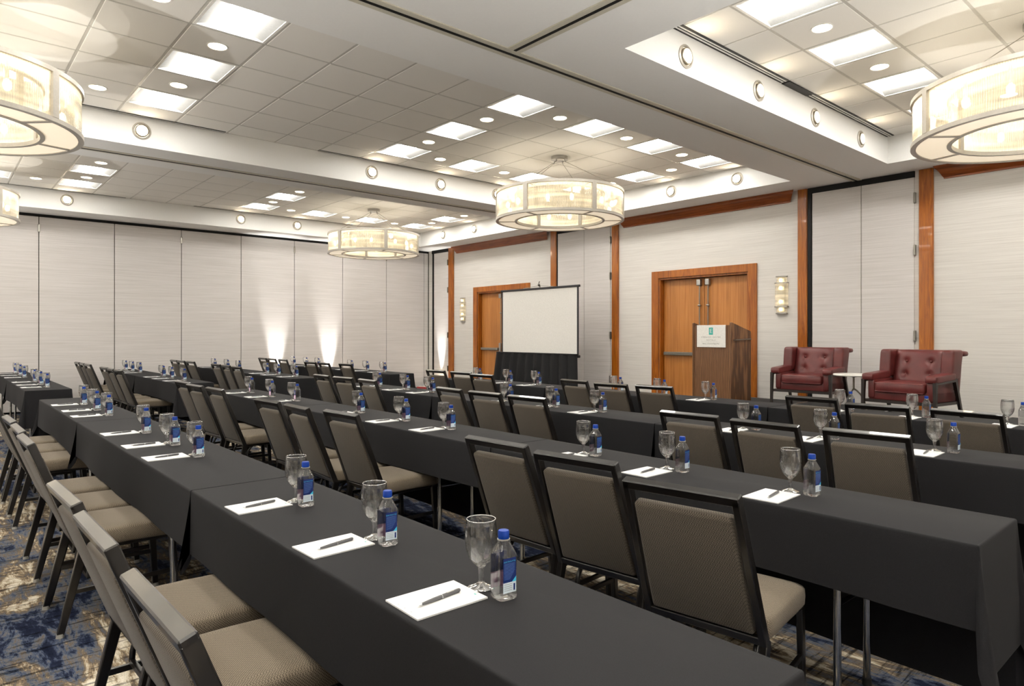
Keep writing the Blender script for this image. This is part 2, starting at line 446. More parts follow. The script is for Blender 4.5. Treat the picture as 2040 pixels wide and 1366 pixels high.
# ------------------------------------------------------------------ ceiling: soffits, bays of tiles, tracks
G = .6096; GX0, GY0 = -5.821, .991; GXC = -11.725
A = (-8.70, -4.56, -2.41, 9.27); Cc = (-14.10, -9.63, -2.41, 9.27); B = (-3.28, .87, 4.01, 9.27); Dd = (-3.28, .87, -2.41, 2.77)
bm = nb()
for x0, x1, y0, y1 in ((XL-.05, XR, 9.27, YB), (XL-.05, XR, YN, -2.41), (XL-.05, -14.10, -2.41, 9.27), (-9.63, -8.70, -2.41, 9.27), (-4.56, -3.28, -2.41, 9.27), (.87, XR, -2.41, 9.27), (-3.28, .87, 2.77, 4.01)):
    box(bm, x0, x1, y0, y1, ZS, 4.12)
struct(obj('ceiling', bm, 'soffit'))
TRX = {}
def clusters():
    for (gx, cb, cjs) in ((GX0, 1.5, (9.5, -1.5)), (GXC, .5, (9.5, -1.5)), (GX0, -7.5, (9.5, -1.5))):
        for cj in cjs: yield gx, cb, cj
CL = []      # (x, y) chandelier centres
TROF, DOWN = [], []
BAY = ['middle', 'left', 'right']
for k, (gx, cb, cj) in enumerate(clusters()):
    bay = BAY[k//2]; ring = 'far' if cj > 0 else 'near'
    P = lambda b, j: (gx-G*b, GY0+G*j)
    CL.append((P(cb, cj), bay, ring))
    for db in (-2, 0, 2):
        for dj in (-3, 3): TROF.append((P(cb+db, cj+dj), bay, ring, db, dj))
    for db in (-2, 2):
        for dj in (-1, 1): TROF.append((P(cb+db, cj+dj), bay, ring, db, dj))
        for dj in (-2, 0, 2): DOWN.append((P(cb+db, cj+dj), bay, ring, db, dj))
    for db in (-1, 1):
        for dj in (-3, 3): DOWN.append((P(cb+db, cj+dj), bay, ring, db, dj))
tset = {(round(p[0], 2), round(p[1], 2)) for p, *_ in TROF}
tile_me = {}
def bay(rect, gx, nm, jmin):
    x0, x1, y0, y1 = rect
    c = struct(obj('ceiling', box(nb(), x0, x1, y0, y1, 4.06, 4.10), 'white'))
    xs = sorted({x0, x1} | {gx-G*k for k in range(-30, 60) if x0+.03 < gx-G*k < x1-.03})
    ys = sorted({y0, y1} | {GY0+G*k for k in range(-30, 60) if y0+.03 < GY0+G*k < y1-.03})
    bm = nb()
    for x in xs[1:-1]: box(bm, x-.012, x+.012, y0, y1, ZC+.002, ZC+.03)
    for y in ys[1:-1]: box(bm, x0, x1, y-.012, y+.012, ZC+.0035, ZC+.0285)
    for x in (x0, x1): box(bm, x-.01 if x == x1 else x, x if x == x1 else x+.01, y0, y1, ZC, ZC+.03)
    obj('grid', bm, 'grid', c)
    for xa, xb in zip(xs, xs[1:]):
        for ya, yb in zip(ys, ys[1:]):
            xm, ym = (xa+xb)/2, (ya+yb)/2
            if (round(xm, 2), round(ym, 2)) in tset: continue
            key = (round(xb-xa, 3), round(yb-ya, 3))
            if key not in tile_me:
                hx, hy = key[0]/2-.011, key[1]/2-.011
                bm = nb(); box(bm, -hx, hx, -hy, hy, 0, .018, .004, 1)
                o = obj('ceiling_tile', bm, 'tile', c); tile_me[key] = o.data; o.location = (xm, ym, ZC)
            else: inst('ceiling_tile', tile_me[key], c, (xm, ym, ZC))
bay(A, GX0, 'middle', 0); bay(Cc, GXC, 'left', 0); bay(B, GX0, 'right', 0); bay(Dd, GX0, 'right', 0)

def track(p, q, k):
    bm = nb(); bar(bm, p, q, .13, .012)
    t = struct(obj('trim_%d' % k, bm, 'track'))
    o = Vector((0, 0, -.006))
    bm = nb(); bar(bm, Vector(p)+o, Vector(q)+o, .026, .008); obj('slot', bm, 'black', t)
track((-3.92, YN, ZS-.003), (-3.92, YB, ZS-.003), 20)
track((-9.20, YN, ZS-.003), (-9.20, YB, ZS-.003), 21)
track((-3.85, 3.39, ZS-.0025), (XR, 3.39, ZS-.0025), 22)

# ------------------------------------------------------------------ ceiling lights
ORD = ['first', 'second', 'third', 'fourth', 'fifth', 'sixth', 'seventh', 'eighth']
def where(db, dj):
    side = {-3: 'left of', -2: 'left of', -1: 'left of', 0: 'level with', 1: 'right of', 2: 'right of', 3: 'right of'}[dj]
    return side
DBN = {-2: 'nearest', -1: 'second-nearest', 0: 'middle', 1: 'fourth-nearest', 2: 'farthest'}
DJN = {-3: 'left edge', -2: 'left', -1: 'left-of-centre', 0: 'centre', 1: 'right-of-centre', 2: 'right', 3: 'right edge'}
tl = {}
def place_label(bay, ring, db, dj): return '%s bay, %s cluster, %s row, %s' % (bay, ring, DBN[db], DJN[dj])
tf = empty('ceiling_troffer'); h = G/2
bm = nb()
for a in ((-h+.012, h-.012, -h+.012, -h+.035), (-h+.012, h-.012, h-.035, h-.012), (-h+.012, -h+.035, -h+.035, h-.035), (h-.035, h-.012, -h+.035, h-.035)): box(bm, *a, 0, .012)
obj('frame', bm, 'white', tf)
for s in (-1, 1):
    bm = nb(); a, b = h-.035, .12
    v = [(-a, s*a, .004), (a, s*a, .004), (a, s*b, .055), (-a, s*b, .055)]
    w = [bm.verts.new(x) for x in v]+[bm.verts.new((x[0], x[1], x[2]+.006)) for x in v]
    for f in ((0, 1, 2, 3), (7, 6, 5, 4), (0, 4, 5, 1), (1, 5, 6, 2), (2, 6, 7, 3), (3, 7, 4, 0)): bm.faces.new([w[i] for i in f])
    obj('reflector', bm, 'troffer_wing', tf)
bm = nb(); L = []
for x in (-h+.036, h-.036): L.append([bm.verts.new((x, -.12*math.cos(PI*k/8), .055-.045*math.sin(PI*k/8))) for k in range(9)])
for k in range(8): bm.faces.new((L[0][k], L[0][k+1], L[1][k+1], L[1][k]))
bm.faces.new(L[0]); bm.faces.new(L[1][::-1]); bm.faces.new((L[0][8], L[0][0], L[1][0], L[1][8]))
obj('lens', bm, 'troffer_lens', tf, 50)
bm = nb(); box(bm, -h+.012, h-.012, -h+.012, h-.012, .066, .075)
for s in (-1, 1): box(bm, s*(h-.03)-.004, s*(h-.03)+.004, -h+.03, h-.03, .012, .066)
obj('housing', bm, 'white', tf)
for i, (p, bay_, ring, db, dj) in enumerate(TROF):
    o = tf if i == 0 else copy_tree(tf, (0, 0, 0))
    o.location = (p[0], p[1], ZC-.002)
    tag(o, 'square ceiling light panel, '+place_label(bay_, ring, db, dj), 'ceiling light', 'square ceiling light panels')
dl = empty('recessed_downlight')
obj('trim_ring', lathe(nb(), [(.088, 0), (.088, -.004), (.078, -.005), (.074, 0), (.07, .0)], 28), 'white', dl, 40)
obj('lens', lathe(nb(), [(0, -.0015), (.074, -.0015), (.074, 0), (0, 0)], 28), 'down_lens', dl)
for i, (p, bay_, ring, db, dj) in enumerate(DOWN):
    o = dl if i == 0 else copy_tree(dl, (0, 0, 0))
    o.location = (p[0], p[1], ZC)
    tag(o, 'round recessed downlight, '+place_label(bay_, ring, db, dj), 'downlight', 'round recessed ceiling downlights')
# gimbal spots on the bay sides: modelled looking along +Y, then turned
ey = empty('gimbal_spotlight')
def disc(prof, n=28):
    bm = lathe(nb(), prof, n); bmesh.ops.rotate(bm, verts=bm.verts, cent=(0, 0, 0), matrix=Matrix.Rotation(-PI/2, 3, 'X')); return bm
obj('trim_ring', disc([(.1, 0), (.1, .008), (.084, .014), (.076, .006), (.076, 0)]), 'ring', ey, 40)
obj('gimbal', disc([(.074, .002), (.072, .022), (.06, .026), (.056, .012)]), 'bronze', ey, 40)
obj('lens', disc([(0, .014), (.057, .014), (.057, .01), (0, .01)]), 'eye_lens', ey)
bm = nb(); bar(bm, (-.055, .016, 0), (.055, .016, 0), .003, .003); bar(bm, (0, .016, -.055), (0, .016, .055), .003, .003); obj('wire_guard', bm, 'bronze', ey)
EY = []
for k, y in enumerate((1.86, 4.87, 6.09, 7.25, 8.45, .65, -.5)): EY.append(((A[0], y, 3.79), -PI/2, 'far side of the middle bay', k))
for k, x in enumerate((-5.4, -6.6, -7.8)): EY.append(((x, A[3], 3.79), PI, 'podium-wall side of the middle bay', k))
for k, y in enumerate((4.81, 6.02, 7.22, 8.43)): EY.append(((B[0], y, 3.765), -PI/2, 'inner side of the right bay', k))
for k, y in enumerate((1.83, 4.85, 6.06, 7.3, 8.4)): EY.append(((Cc[0], y, 3.80), -PI/2, 'far side of the left bay', k))
for k, x in enumerate((-11.91, -13.12)): EY.append(((x, Cc[3], 3.80), PI, 'podium-wall side of the left bay', k))
for i, (p, rz, side, k) in enumerate(EY):
    o = ey if i == 0 else copy_tree(ey, (0, 0, 0))
    o.location = p; o.rotation_euler = (0, 0, rz)
    od = ('%s from the left' % ORD[k] if 'far side' in side and k < 5 else '%s from the right' % ORD[k] if 'podium' in side else '%s from the left' % ORD[k] if 'inner' in side else '%s beyond view' % ORD[k-5])
    tag(o, 'round gimbal spotlight on the %s, %s' % (side, od), 'spotlight', 'gimbal spotlights on the bay sides')
# linear slot diffusers
for k, (x, y0, y1, lab) in enumerate(((A[0]+.035, -2.3, 2.79, 'long black slot air diffuser at far side of middle bay, left end'), (A[0]+.035, 4.03, 7.31, 'black slot air diffuser behind the chandelier in the middle bay'),
        (B[0]+.045, 4.3, 6.45, 'double black slot air diffuser in the right bay, near part'), (B[0]+.045, 7.02, 9.24, 'double black slot air diffuser in the right bay, part by the podium wall'),
        (Cc[0]+.035, -2.3, 2.74, 'black slot air diffuser in the left bay, left end'), (Cc[0]+.035, 3.93, 7.36, 'black slot air diffuser in the left bay, right part'))):
    w = .045 if k in (2, 3) else .028
    e = empty('slot_diffuser', (x, y0, ZC)); tag(e, lab, 'air diffuser', 'slot air diffusers')
    bm = nb(); box(bm, -w, w, 0, y1-y0, -.005, -.0008); obj('body', bm, 'slot', e)
    bm = nb()
    for s in ((-w*.33, w*.33) if w > .03 else (0,)): box(bm, s-.007, s+.007, 0, y1-y0, -.0075, -.005)
    obj('blade', bm, 'white', e)
o = obj('diffuser_cover', box(nb(), B[0]+.003, B[0]+.09, 6.47, 7.0, ZC-.012, ZC-.0008, .002, 1), 'slot')
tag(o, 'dark grey cover plate between the slot diffusers of the right bay', 'cover plate')

# ------------------------------------------------------------------ drum chandeliers
def ribs(r, a0, a1, z0, z1, n, amp):
    V, F = [], []
    m = n*6
    for k in range(m+1):
        a = a0+(a1-a0)*k/m; rr = r+amp*abs(math.sin(PI*n*k/m))
        for z in (z0, z1): V.append((rr*math.cos(a), rr*math.sin(a), z))
    for k in range(m): F.append((2*k, 2*k+2, 2*k+3, 2*k+1))
    return V, [], F
def arcring(bm, r0, r1, z0, z1, a0=0, a1=2*PI, n=72):
    full = a1-a0 > 6.28; R = []
    cnt = n if full else n+1
    for k in range(cnt):
        a = a0+(a1-a0)*k/n; c, s = math.cos(a), math.sin(a)
        R.append([bm.verts.new((r*c, r*s, z)) for r, z in ((r0, z0), (r1, z0), (r1, z1), (r0, z1))])
    for k in range(n):
        a, b = R[k], R[(k+1) % cnt]
        for i in range(4): bm.faces.new((a[i], a[(i+1) % 4], b[(i+1) % 4], b[i]))
    if not full: bm.faces.new(R[0]); bm.faces.new(R[-1][::-1])
    return bm
ch = empty('drum_chandelier')
R1, R2, HZ = .90, .62, .41
hz0 = ZC-3.03                                    # drop from ceiling to the drum's underside
z0, z1 = -hz0, -hz0+HZ
obj('outer_ring', arcring(nb(), R1-.03, R1+.012, z0, z0+.035), 'ring', ch, 40)
obj('top_ring', arcring(nb(), R1-.03, R1+.012, z1-.035, z1), 'ring', ch, 40)
obj('inner_ring', arcring(nb(), R2-.012, R2+.022, z0, z0+.035), 'ring', ch, 40)
obj('inner_top_ring', arcring(nb(), R2-.012, R2+.022, z1-.035, z1), 'ring', ch, 40)
s0 = math.radians(-15)
for k in range(6):
    a = s0+k*PI/3; w = .055
    a0, a1 = a+.03, a+PI/3-.03
    p = obj('glass_panel', ribs(R1-.012, a0, a1, z0+.035, z1-.035, 52, .007), 'rib', ch, 60); p['kind'] = 'stuff'
    p = obj('inner_glass_panel', ribs(R2+.004, a0, a1, z0+.035, z1-.035, 38, .006), 'rib', ch, 60); p['kind'] = 'stuff'
    obj('strap', arcring(nb(), R1-.02, R1+.014, z0+.035, z1-.035, a-.033, a+.033, 4), 'ring', ch)
    obj('inner_strap', arcring(nb(), R2-.01, R2+.014, z0+.035, z1-.035, a-.04, a+.04, 4), 'ring', ch)
    obj('diffuser', arcring(nb(), R2+.022, R1-.03, z0+.008, z0+.014, a+.025, a+PI/3-.025, 14), 'diffuser', ch)
    obj('added_top_glow', arcring(nb(), R2+.022, R1-.03, z1-.02, z1-.014, a+.025, a+PI/3-.025, 14), 'top_glow', ch)  # glowing ring added on the hidden top side to light the ceiling
    bm = nb(); c, s = math.cos(a), math.sin(a); bar(bm, (R2*c, R2*s, z0+.012), (R1*c, R1*s, z0+.012), .036, .022); obj('spoke', bm, 'ring', ch)
    for q in (.3, .7):
        b = a+q*PI/3; rb = (R1+R2)/2
        bm = nb(); pillow(bm, (rb*math.cos(b), rb*math.sin(b), z0+.2), (.03, .03, .045), 1, 1, 12, 8); obj('bulb', bm, 'bulb', ch, 60)
        bm = nb(); tube(bm, [(rb*math.cos(b), rb*math.sin(b), z0+.245), (rb*math.cos(b), rb*math.sin(b), z1-.03)], .014, 8); obj('lamp_holder', bm, 'white', ch)
cp = obj('canopy', lathe(nb(), [(0, 0), (.12, 0), (.12, -.045), (.112, -.05), (0, -.05)], 32), 'alu', ch, 40)
for k in range(4):
    a = s0+.5+k*PI/2; c, s = math.cos(a), math.sin(a)
    bm = nb(); tube(bm, [(.085*c, .085*s, -.05), (.085*c, .085*s, -.07), (.1*c, .1*s, -.085)], .009, 8); obj('knob', bm, 'alu', cp)
    bm = nb(); tube(bm, [(.095*c, .095*s, -.08), ((R1-.01)*c, (R1-.01)*s, z1-.01)], .0035, 6); obj('cable', bm, 'steel', ch)
LABC = {('middle', 'far'): 'ribbed glass drum chandelier in the middle bay, in front of the podium wall', ('middle', 'near'): 'large ribbed glass drum chandelier cut by the left edge of view',
        ('left', 'far'): 'smallest whole drum chandelier, hanging before the far panelled wall', ('left', 'near'): 'small drum chandelier at the far left edge of view',
        ('right', 'far'): 'ribbed glass drum chandelier in the right bay, upper right corner', ('right', 'near'): 'ribbed glass drum chandelier overhead, above the camera'}
for i, (p, bay_, ring) in enumerate(CL):
    o = ch if i == 0 else copy_tree(ch, (0, 0, 0))
    o.location = (p[0], p[1], ZC); tag(o, LABC[(bay_, ring)], 'chandelier', 'drum chandeliers')

# ------------------------------------------------------------------ wall sconces
def sconce(x, lab):
    e = empty('wall_sconce', (x, YB, 2.03)); tag(e, lab, 'wall lamp', 'glass wall sconces')
    obj('back_plate', box(nb(), -.05, .05, -.02, 0, -.26, .26, .006, 1), 'alu', e)
    def half(r, z0, z1, nm, mat):
        bm = nb(); n = 14; L = []
        for k in range(n+1):
            a = PI+PI*k/n
            for rr in (r, r-.008): pass
            L.append([bm.verts.new((r*math.cos(a), .62*r*math.sin(a)-.012, z)) for z in (z0, z1)])
        for a, b in zip(L, L[1:]): bm.faces.new((a[0], b[0], b[1], a[1]))
        return obj(nm, bm, mat, e, 60)
    def plate(r, z):
        bm = nb(); n = 14
        pts = [(r*math.cos(PI+PI*k/n), .62*r*math.sin(PI+PI*k/n)-.012) for k in range(n+1)]
        a = [bm.verts.new((x_, y_, z-.009)) for x_, y_ in pts]; b = [bm.verts.new((x_, y_, z+.009)) for x_, y_ in pts]
        for k in range(n): bm.faces.new((a[k], a[k+1], b[k+1], b[k]))
        bm.faces.new((a[n], a[0], b[0], b[n])); bm.faces.new(a[::-1]); bm.faces.new(b)
        obj('metal_band', bm, 'alu', e)
    half(.105, -.18, .18, 'glass_shade', 'rib'); half(.085, .19, .27, 'upper_shade', 'rib'); half(.085, -.27, -.19, 'lower_shade', 'rib')
    plate(.115, .185); plate(.115, -.185); plate(.095, .285); plate(.095, -.285)
    for z in (.225, .105, -.105, -.225):
        bm = nb(); pillow(bm, (0, -.045, z), (.028, .028, .03), 1, 1, 12, 8); obj('bulb', bm, 'bulb', e, 60)
sconce(-5.04, 'glass wall sconce between the double door and the right wood post')
sconce(-13.25, 'small glass wall sconce left of the half-hidden door')

# ------------------------------------------------------------------ floor uplights: far-wall washers, plus added unseen ones for ceiling fill
def uplight(x, y, rz, lab, e_, cone=58, tilt=10):
    e = empty('floor_uplight', (x, y, 0), rz); tag(e, lab, 'uplight', 'floor uplights')
    obj('base', box(nb(), -.09, .09, -.07, .07, 0, .02, .004, 1), 'black', e)
    bm = nb(); tube(bm, [(0, 0, .02), (0, .01, .2)], .06, 20); obj('can', bm, 'black', e, 40)
    bm = nb(); tube(bm, [(0, .0105, .198), (0, .011, .206)], .05, 20); obj('lens', bm, 'eye_lens', e)
    ld = bpy.data.lights.new('uplight_beam', 'SPOT'); ld.energy = e_; ld.spot_size = math.radians(cone); ld.spot_blend = .9; ld.shadow_soft_size = .04; ld.color = (1, .97, .92)
    lo = bpy.data.objects.new('uplight_beam', ld); COL.objects.link(lo); lo.parent = e; lo.location = (0, .012, .24); lo.rotation_euler = (PI-math.radians(tilt), 0, 0)
uplight(XL+.14, 5.86, PI/2, 'black floor uplight behind the far row, under the left bright streak', 330, 30, 5)
uplight(XL+.14, 7.13, PI/2, 'black floor uplight behind the far row, under the right bright streak', 330, 30, 5)
for k, y in enumerate((-1.6, 1.6, 4.4)): uplight(XR-.25, y, -PI/2, 'added ceiling-fill uplight along the right wall, %s from the near corner' % ORD[k], 330, 110, -14)  # added out of view, here and along the near wall, to brighten the ceiling
for k, x in enumerate((-12.2, -9.2, -6.2, -3.2)): uplight(x, YN+.25, PI, 'added ceiling-fill uplight along the near wall, %s from the left corner' % ORD[k], 330, 110, -14)
uplight(-14.15, YB-.17, 0, 'black floor uplight in the far corner by the narrow panel', 240, 30, 6)

# ------------------------------------------------------------------ stage, podium, armchairs, side table
SX = [-5.85, -4.61, -3.36, -2.12, -.88, .36, 1.48]; SY0, SY1, SZ = 7.45, 9.93, .41
st = empty('stage_platform', (0, 0, 0)); tag(st, 'low stage platform with grey carpet deck along the podium wall', 'stage')
for a, b in zip(SX, SX[1:]):
    d = obj('deck_panel', box(nb(), a+.012, b-.012, SY0+.012, SY1-.012, SZ-.05, SZ, .003, 1), 'deck', st)
    bm = nb()
    for q in ((a, a+.012, SY0, SY1), (b-.012, b, SY0, SY1), (a+.012, b-.012, SY0, SY0+.012), (a+.012, b-.012, SY1-.012, SY1)): box(bm, *q, SZ-.06, SZ+.001)
    obj('edge_trim', bm, 'alu', d)
def pleats(x0, x1, y, z0, z1, n, amp, flare=0, axis='x'):
    V, F = [], []; m = n*10
    rows = 8
    for j in range(rows+1):
        t = j/rows
        for k in range(m+1):
            u = k/m; w = math.sin(2*PI*n*u)
            x = x0+(x1-x0)*u+(u-.5)*2*flare*t
            V.append((x, y-amp*(.25+.75*t)*(w*.5+.5)-flare*.35*t, z1+(z0-z1)*t))
    for j in range(rows):
        for k in range(m): F.append((j*(m+1)+k, j*(m+1)+k+1, (j+1)*(m+1)+k+1, (j+1)*(m+1)+k))
    return V, [], F
obj('skirt', pleats(SX[0], SX[-1], SY0-.002, 0.01, SZ-.06, 60, .025), 'skirt', st, 60)
bm = nb(); box(bm, SX[0], SX[0]+.004, SY0, SY1, .01, SZ-.06); obj('side_skirt', bm, 'skirt', st)

pd = empty('podium', (-5.425, 8.6, SZ+.002)); tag(pd, 'brown wood-grain podium with sloping top on the stage', 'podium')
W_, DP = .32, .55
bm = nb(); box(bm, -W_+.022, W_-.022, .012, .03, .02, 1.14); obj('front_panel', bm, 'oak', pd)
for s in (-1, 1):
    bm = nb(); x0, x1 = (s*W_-.022, s*W_) if s > 0 else (-W_, -W_+.022)
    prof = [(0, 0), (DP, 0), (DP, 1.05), (0.02, 1.178), (0, 1.17)]
    a = [bm.verts.new((x0, y, z)) for y, z in prof]; b = [bm.verts.new((x1, y, z)) for y, z in prof]
    for k in range(5): bm.faces.new((a[k], a[(k+1) % 5], b[(k+1) % 5], b[k]))
    bm.faces.new(a); bm.faces.new(b[::-1]); sp = obj('side_panel', bm, 'oak', pd)
    if s > 0:
        bm = nb(); xx = W_+.03
        tube(bm, [(W_, .07, .925), (xx, .07, .925), (xx, .09, .928), (xx, .48, .937), (xx, .50, .937), (W_, .50, .937)], .009, 8); obj('handle', bm, 'steel', sp)
bm = nb(); bar(bm, (0, .03, 1.125), (0, DP-.02, 1.02), W_*2-.046, .018); obj('reading_top', bm, 'oak', pd)
obj('kick_base', box(nb(), -W_+.022, W_-.022, .03, DP-.02, 0, .06), 'rubber', pd)
obj('shelf', box(nb(), -W_+.022, W_-.022, .03, DP-.03, .6, .62), 'oak', pd)
sg = empty('podium_sign', (-5.425, 8.6-.001, SZ+.985)); tag(sg, 'white hotel sign with teal letter emblem on the podium front', 'sign')
obj('board', box(nb(), -.237, .237, -.006, .001, -.165, .158, .002, 1), 'white', sg)
def flat(me, mat, parent, loc, rz=0, face='-Y', sx=1):
    me.materials.clear(); me.materials.append(M[mat])
    o = bpy.data.objects.new('lettering', me); COL.objects.link(o); o.parent = parent; o.location = loc
    o.rotation_euler = (PI/2, 0, 0); o.scale = (sx, 1, 1); return o
em = obj('emblem', box(nb(), -.033, .033, -.0075, -.006, .018, .122), 'teal', sg)
flat(text('E', .088), 'white', em, (0, -.008, .07))
flat(text('EMBASSY SUITES', .026, 1.75), 'ink', sg, (0, -.0068, -.018))
flat(text('HOTELS', .026, 1.75), 'ink', sg, (0, -.0068, -.061))
obj('rule', box(nb(), -.145, .145, -.0068, -.006, -.0885, -.0865), 'print_grey', sg)
flat(text('Atlanta - at Centennial Olympic Park', .023), 'ink', sg, (0, -.0068, -.113), sx=.8)

def armchair():
    e = empty('armchair')
    def part(nm, bm, mat='leather', p=e, sm=55): return obj(nm, bm, mat, p, sm)
    bm = nb(); box(bm, -.335, .335, -.30, .27, .27, .40, .02, 3); part('base', bm)
    bm = nb(); pillow(bm, (0, -.085, .425), (.262, .265, .07), .32, .18, 48, 16); sc = part('seat_cushion', bm)
    bm = nb()
    for z in (.473, .378): tube(bm, [(-.245, -.343, z), (.245, -.343, z)], .005, 6)
    part('piping', bm, 'leather', sc)
    btn = [(-.125, .66), (.125, .66), (-.125, .50), (.125, .50)]
    tilt = math.radians(14)
    def turn(x, y, z): return Vector((x, y*math.cos(tilt)+z*math.sin(tilt)+.20, z*math.cos(tilt)-y*math.sin(tilt)+.63))
    def dep(x, z):
        y = -.078*(1-(abs(x)/.275)**8)*(1-(abs(z)/.23)**8)**.5-.014*math.cos(PI*x/.56)*math.cos(PI*z/.46)
        for bx, bz in btn:
            r2 = (x-bx)**2+(z-(bz-.58))**2; y += .024*math.exp(-r2/.0014)+.010*math.exp(-r2/.009)
        for bx in (-.125, .125): y += .008*math.exp(-((x-bx)/.012)**2)*(1 if abs(z) < .08 else 0)
        return y
    bm = nb(); NX, NZ = 45, 37; Gd = [[bm.verts.new(turn(-.27+.54*i/(NX-1), dep(-.27+.54*i/(NX-1), -.225+.45*k/(NZ-1)), -.225+.45*k/(NZ-1))) for i in range(NX)] for k in range(NZ)]
    for k in range(NZ-1):
        for i in range(NX-1): bm.faces.new((Gd[k][i], Gd[k][i+1], Gd[k+1][i+1], Gd[k+1][i]))
    rim_ = [Gd[0][i] for i in range(NX)]+[Gd[k][NX-1] for k in range(1, NZ)]+[Gd[NZ-1][i] for i in range(NX-2, -1, -1)]+[Gd[k][0] for k in range(NZ-2, 0, -1)]
    bk_ = [bm.verts.new(v.co+Vector((0, .07, 0))) for v in rim_]
    for q in range(len(rim_)): bm.faces.new((rim_[q], bk_[q], bk_[(q+1) % len(rim_)], rim_[(q+1) % len(rim_)]))
    bm.faces.new(bk_); bk = part('backrest', bm)
    for bx, bz in btn:
        z = bz-.58; bm = nb(); pillow(bm, turn(bx, dep(bx, z)-.002, z), (.015, .01, .015), 1, 1, 12, 8); part('button', bm, 'leather', bk)
    for s in (-1, 1):
        # wing: leans back with the backrest, thick and rounded
        def wwarp(p, s=s):
            return Vector((p.x, p.y+(p.z)*.30+.03*(p.z/.17)*(-1 if p.y < 0 else 0), p.z))
        bm = nb(); pillow(bm, (s*.318, .175, .695), (.062, .125, .165), .25, .3, 32, 20, wwarp); part('wing', bm)
        def awarp(p): return Vector((p.x, p.y, p.z+(p.y+.25)*.06))
        bm = nb(); pillow(bm, (s*.325, -.115, .535), (.062, .25, .042), .3, .22, 36, 14, awarp); part('armrest', bm)
        bm = nb(); box(bm, s*.30-.035, s*.30+.035, -.315, .2, .29, .52, .015, 2); part('side_panel', bm)
        bm = nb(); bar(bm, (s*.365, -.345, .505), (s*.37, -.36, .004), .036, .04, (0, 1, 0), .026, .028); part('front_leg', bm, 'dark_wood', e, 30)
        bm = nb(); bar(bm, (s*.365, .14, .515), (s*.37, .34, .012), .034, .05, (0, 1, 0), .026, .03); part('rear_leg', bm, 'dark_wood', e, 30)
        bm = nb(); bar(bm, (s*.365, -.36, .497), (s*.365, .17, .52), .034, .03); part('arm_rail', bm, 'dark_wood', e, 30)
        bm = nb(); bar(bm, (s*.352, -.33, .262), (s*.352, .26, .262), .03, .03); part('side_rail', bm, 'dark_wood', e, 30)
    bm = nb(); bar(bm, (-.36, -.325, .262), (.36, -.325, .262), .03, .035); part('front_rail', bm, 'dark_wood', e, 30)
    bm = nb(); box(bm, -.345, .345, .22, .33, .27, .80, .03, 3)
    for v in bm.verts: v.co.y += max(0, (v.co.z-.4))*.22
    part('outer_back', bm)
    bm = nb(); pillow(bm, (0, .385, .815), (.385, .075, .04), .45, .2, 36, 12); part('top_roll', bm)
    return e
ac = armchair(); ac.scale = (1.05, .9, .97); ac.location = (-4.115, 8.92, SZ+.002); ac.rotation_euler = (0, 0, math.radians(2))
tag(ac, 'oxblood leather wing armchair on stage, left one nearer the podium', 'armchair', 'leather armchairs on the stage')
a2 = copy_tree(ac, (-2.70, 8.36, SZ+.002), math.radians(-8)); tag(a2, 'oxblood leather wing armchair on stage, right one, turned slightly left', 'armchair', 'leather armchairs on the stage')

tb = empty('side_table', (-3.37, 8.45, SZ+.001)); tag(tb, 'small round side table with pale top between the two armchairs', 'table')
obj('tabletop', lathe(nb(), [(0, .505), (.22, .505), (.228, .511), (.228, .522), (.222, .528), (0, .528)], 40), 'marble', tb, 40)
obj('collar', lathe(nb(), [(0, .505), (.07, .505), (.045, .495), (.014, .485), (0, .485)], 24), 'bronze', tb, 40)
bm = nb(); tube(bm, [(0, 0, .49), (0, 0, .34)], .011, 12); obj('stem', bm, 'bronze', tb, 40)
for k in range(3):
    a = math.radians(20+120*k); c, s = math.cos(a), math.sin(a)
    bm = nb(); tube(bm, [(r*c, r*s, z) for r, z in ((0, .35), (.03, .33), (.075, .28), (.115, .2), (.14, .1), (.15, .0))], .009, 8); obj('leg', bm, 'bronze', tb, 50)

# ------------------------------------------------------------------ projection screen with dress skirt
ps = empty('projection_screen', (-9.43, 8.9, 0)); tag(ps, 'white projection screen on stand with pleated black skirt', 'screen')
HW = 1.08
obj('screen_fabric', box(nb(), -HW+.035, HW-.035, -.004, .004, 1.03, 2.29), 'screen', ps)
bm = nb(); box(bm, -HW, -HW+.036, -.006, .006, 1.03, 2.29); obj('side_border', bm, 'screen_edge', ps)
bm = nb(); box(bm, HW-.036, HW, -.006, .006, 1.03, 2.29); obj('side_border', bm, 'screen_edge', ps)
bm = nb(); box(bm, -HW-.02, HW+.03, -.02, .02, 2.285, 2.325, .008); obj('top_bar', bm, 'screen_edge', ps)
bm = nb(); box(bm, -HW-.02, HW+.02, -.03, .03, .99, 1.04, .01); obj('roller_case', bm, 'screen_edge', ps)
bm = nb(); tube(bm, [(0, .05, .5), (0, .05, 2.38)], .016, 10); pl = obj('pole', bm, 'steel', ps, 40)
bm = nb(); tube(bm, [(-.42, .0, 2.325), (-.2, .02, 2.35), (0, .03, 2.365), (.2, .02, 2.35), (.42, 0, 2.325)], .006, 6); obj('hanger_wire', bm, 'steel', ps)
bm = nb(); tube(bm, [(0, .05, 2.36), (0, .02, 2.39), (0, .03, 2.43), (0, .05, 2.45)], [.02, .025, .012, .006], 8); obj('hook', bm, 'steel', pl)
for k in range(3):
    a = math.radians(90+120*k); bm = nb(); tube(bm, [(0, .05, .55), (.55*math.cos(a), .05+.3*math.sin(a), .015)], .012, 8); obj('tripod_leg', bm, 'steel', ps)
sk = obj('skirt', pleats(-HW-.1, HW+.03, -.05, .02, 1.055, 10, .12, .1), 'skirt', ps, 60)
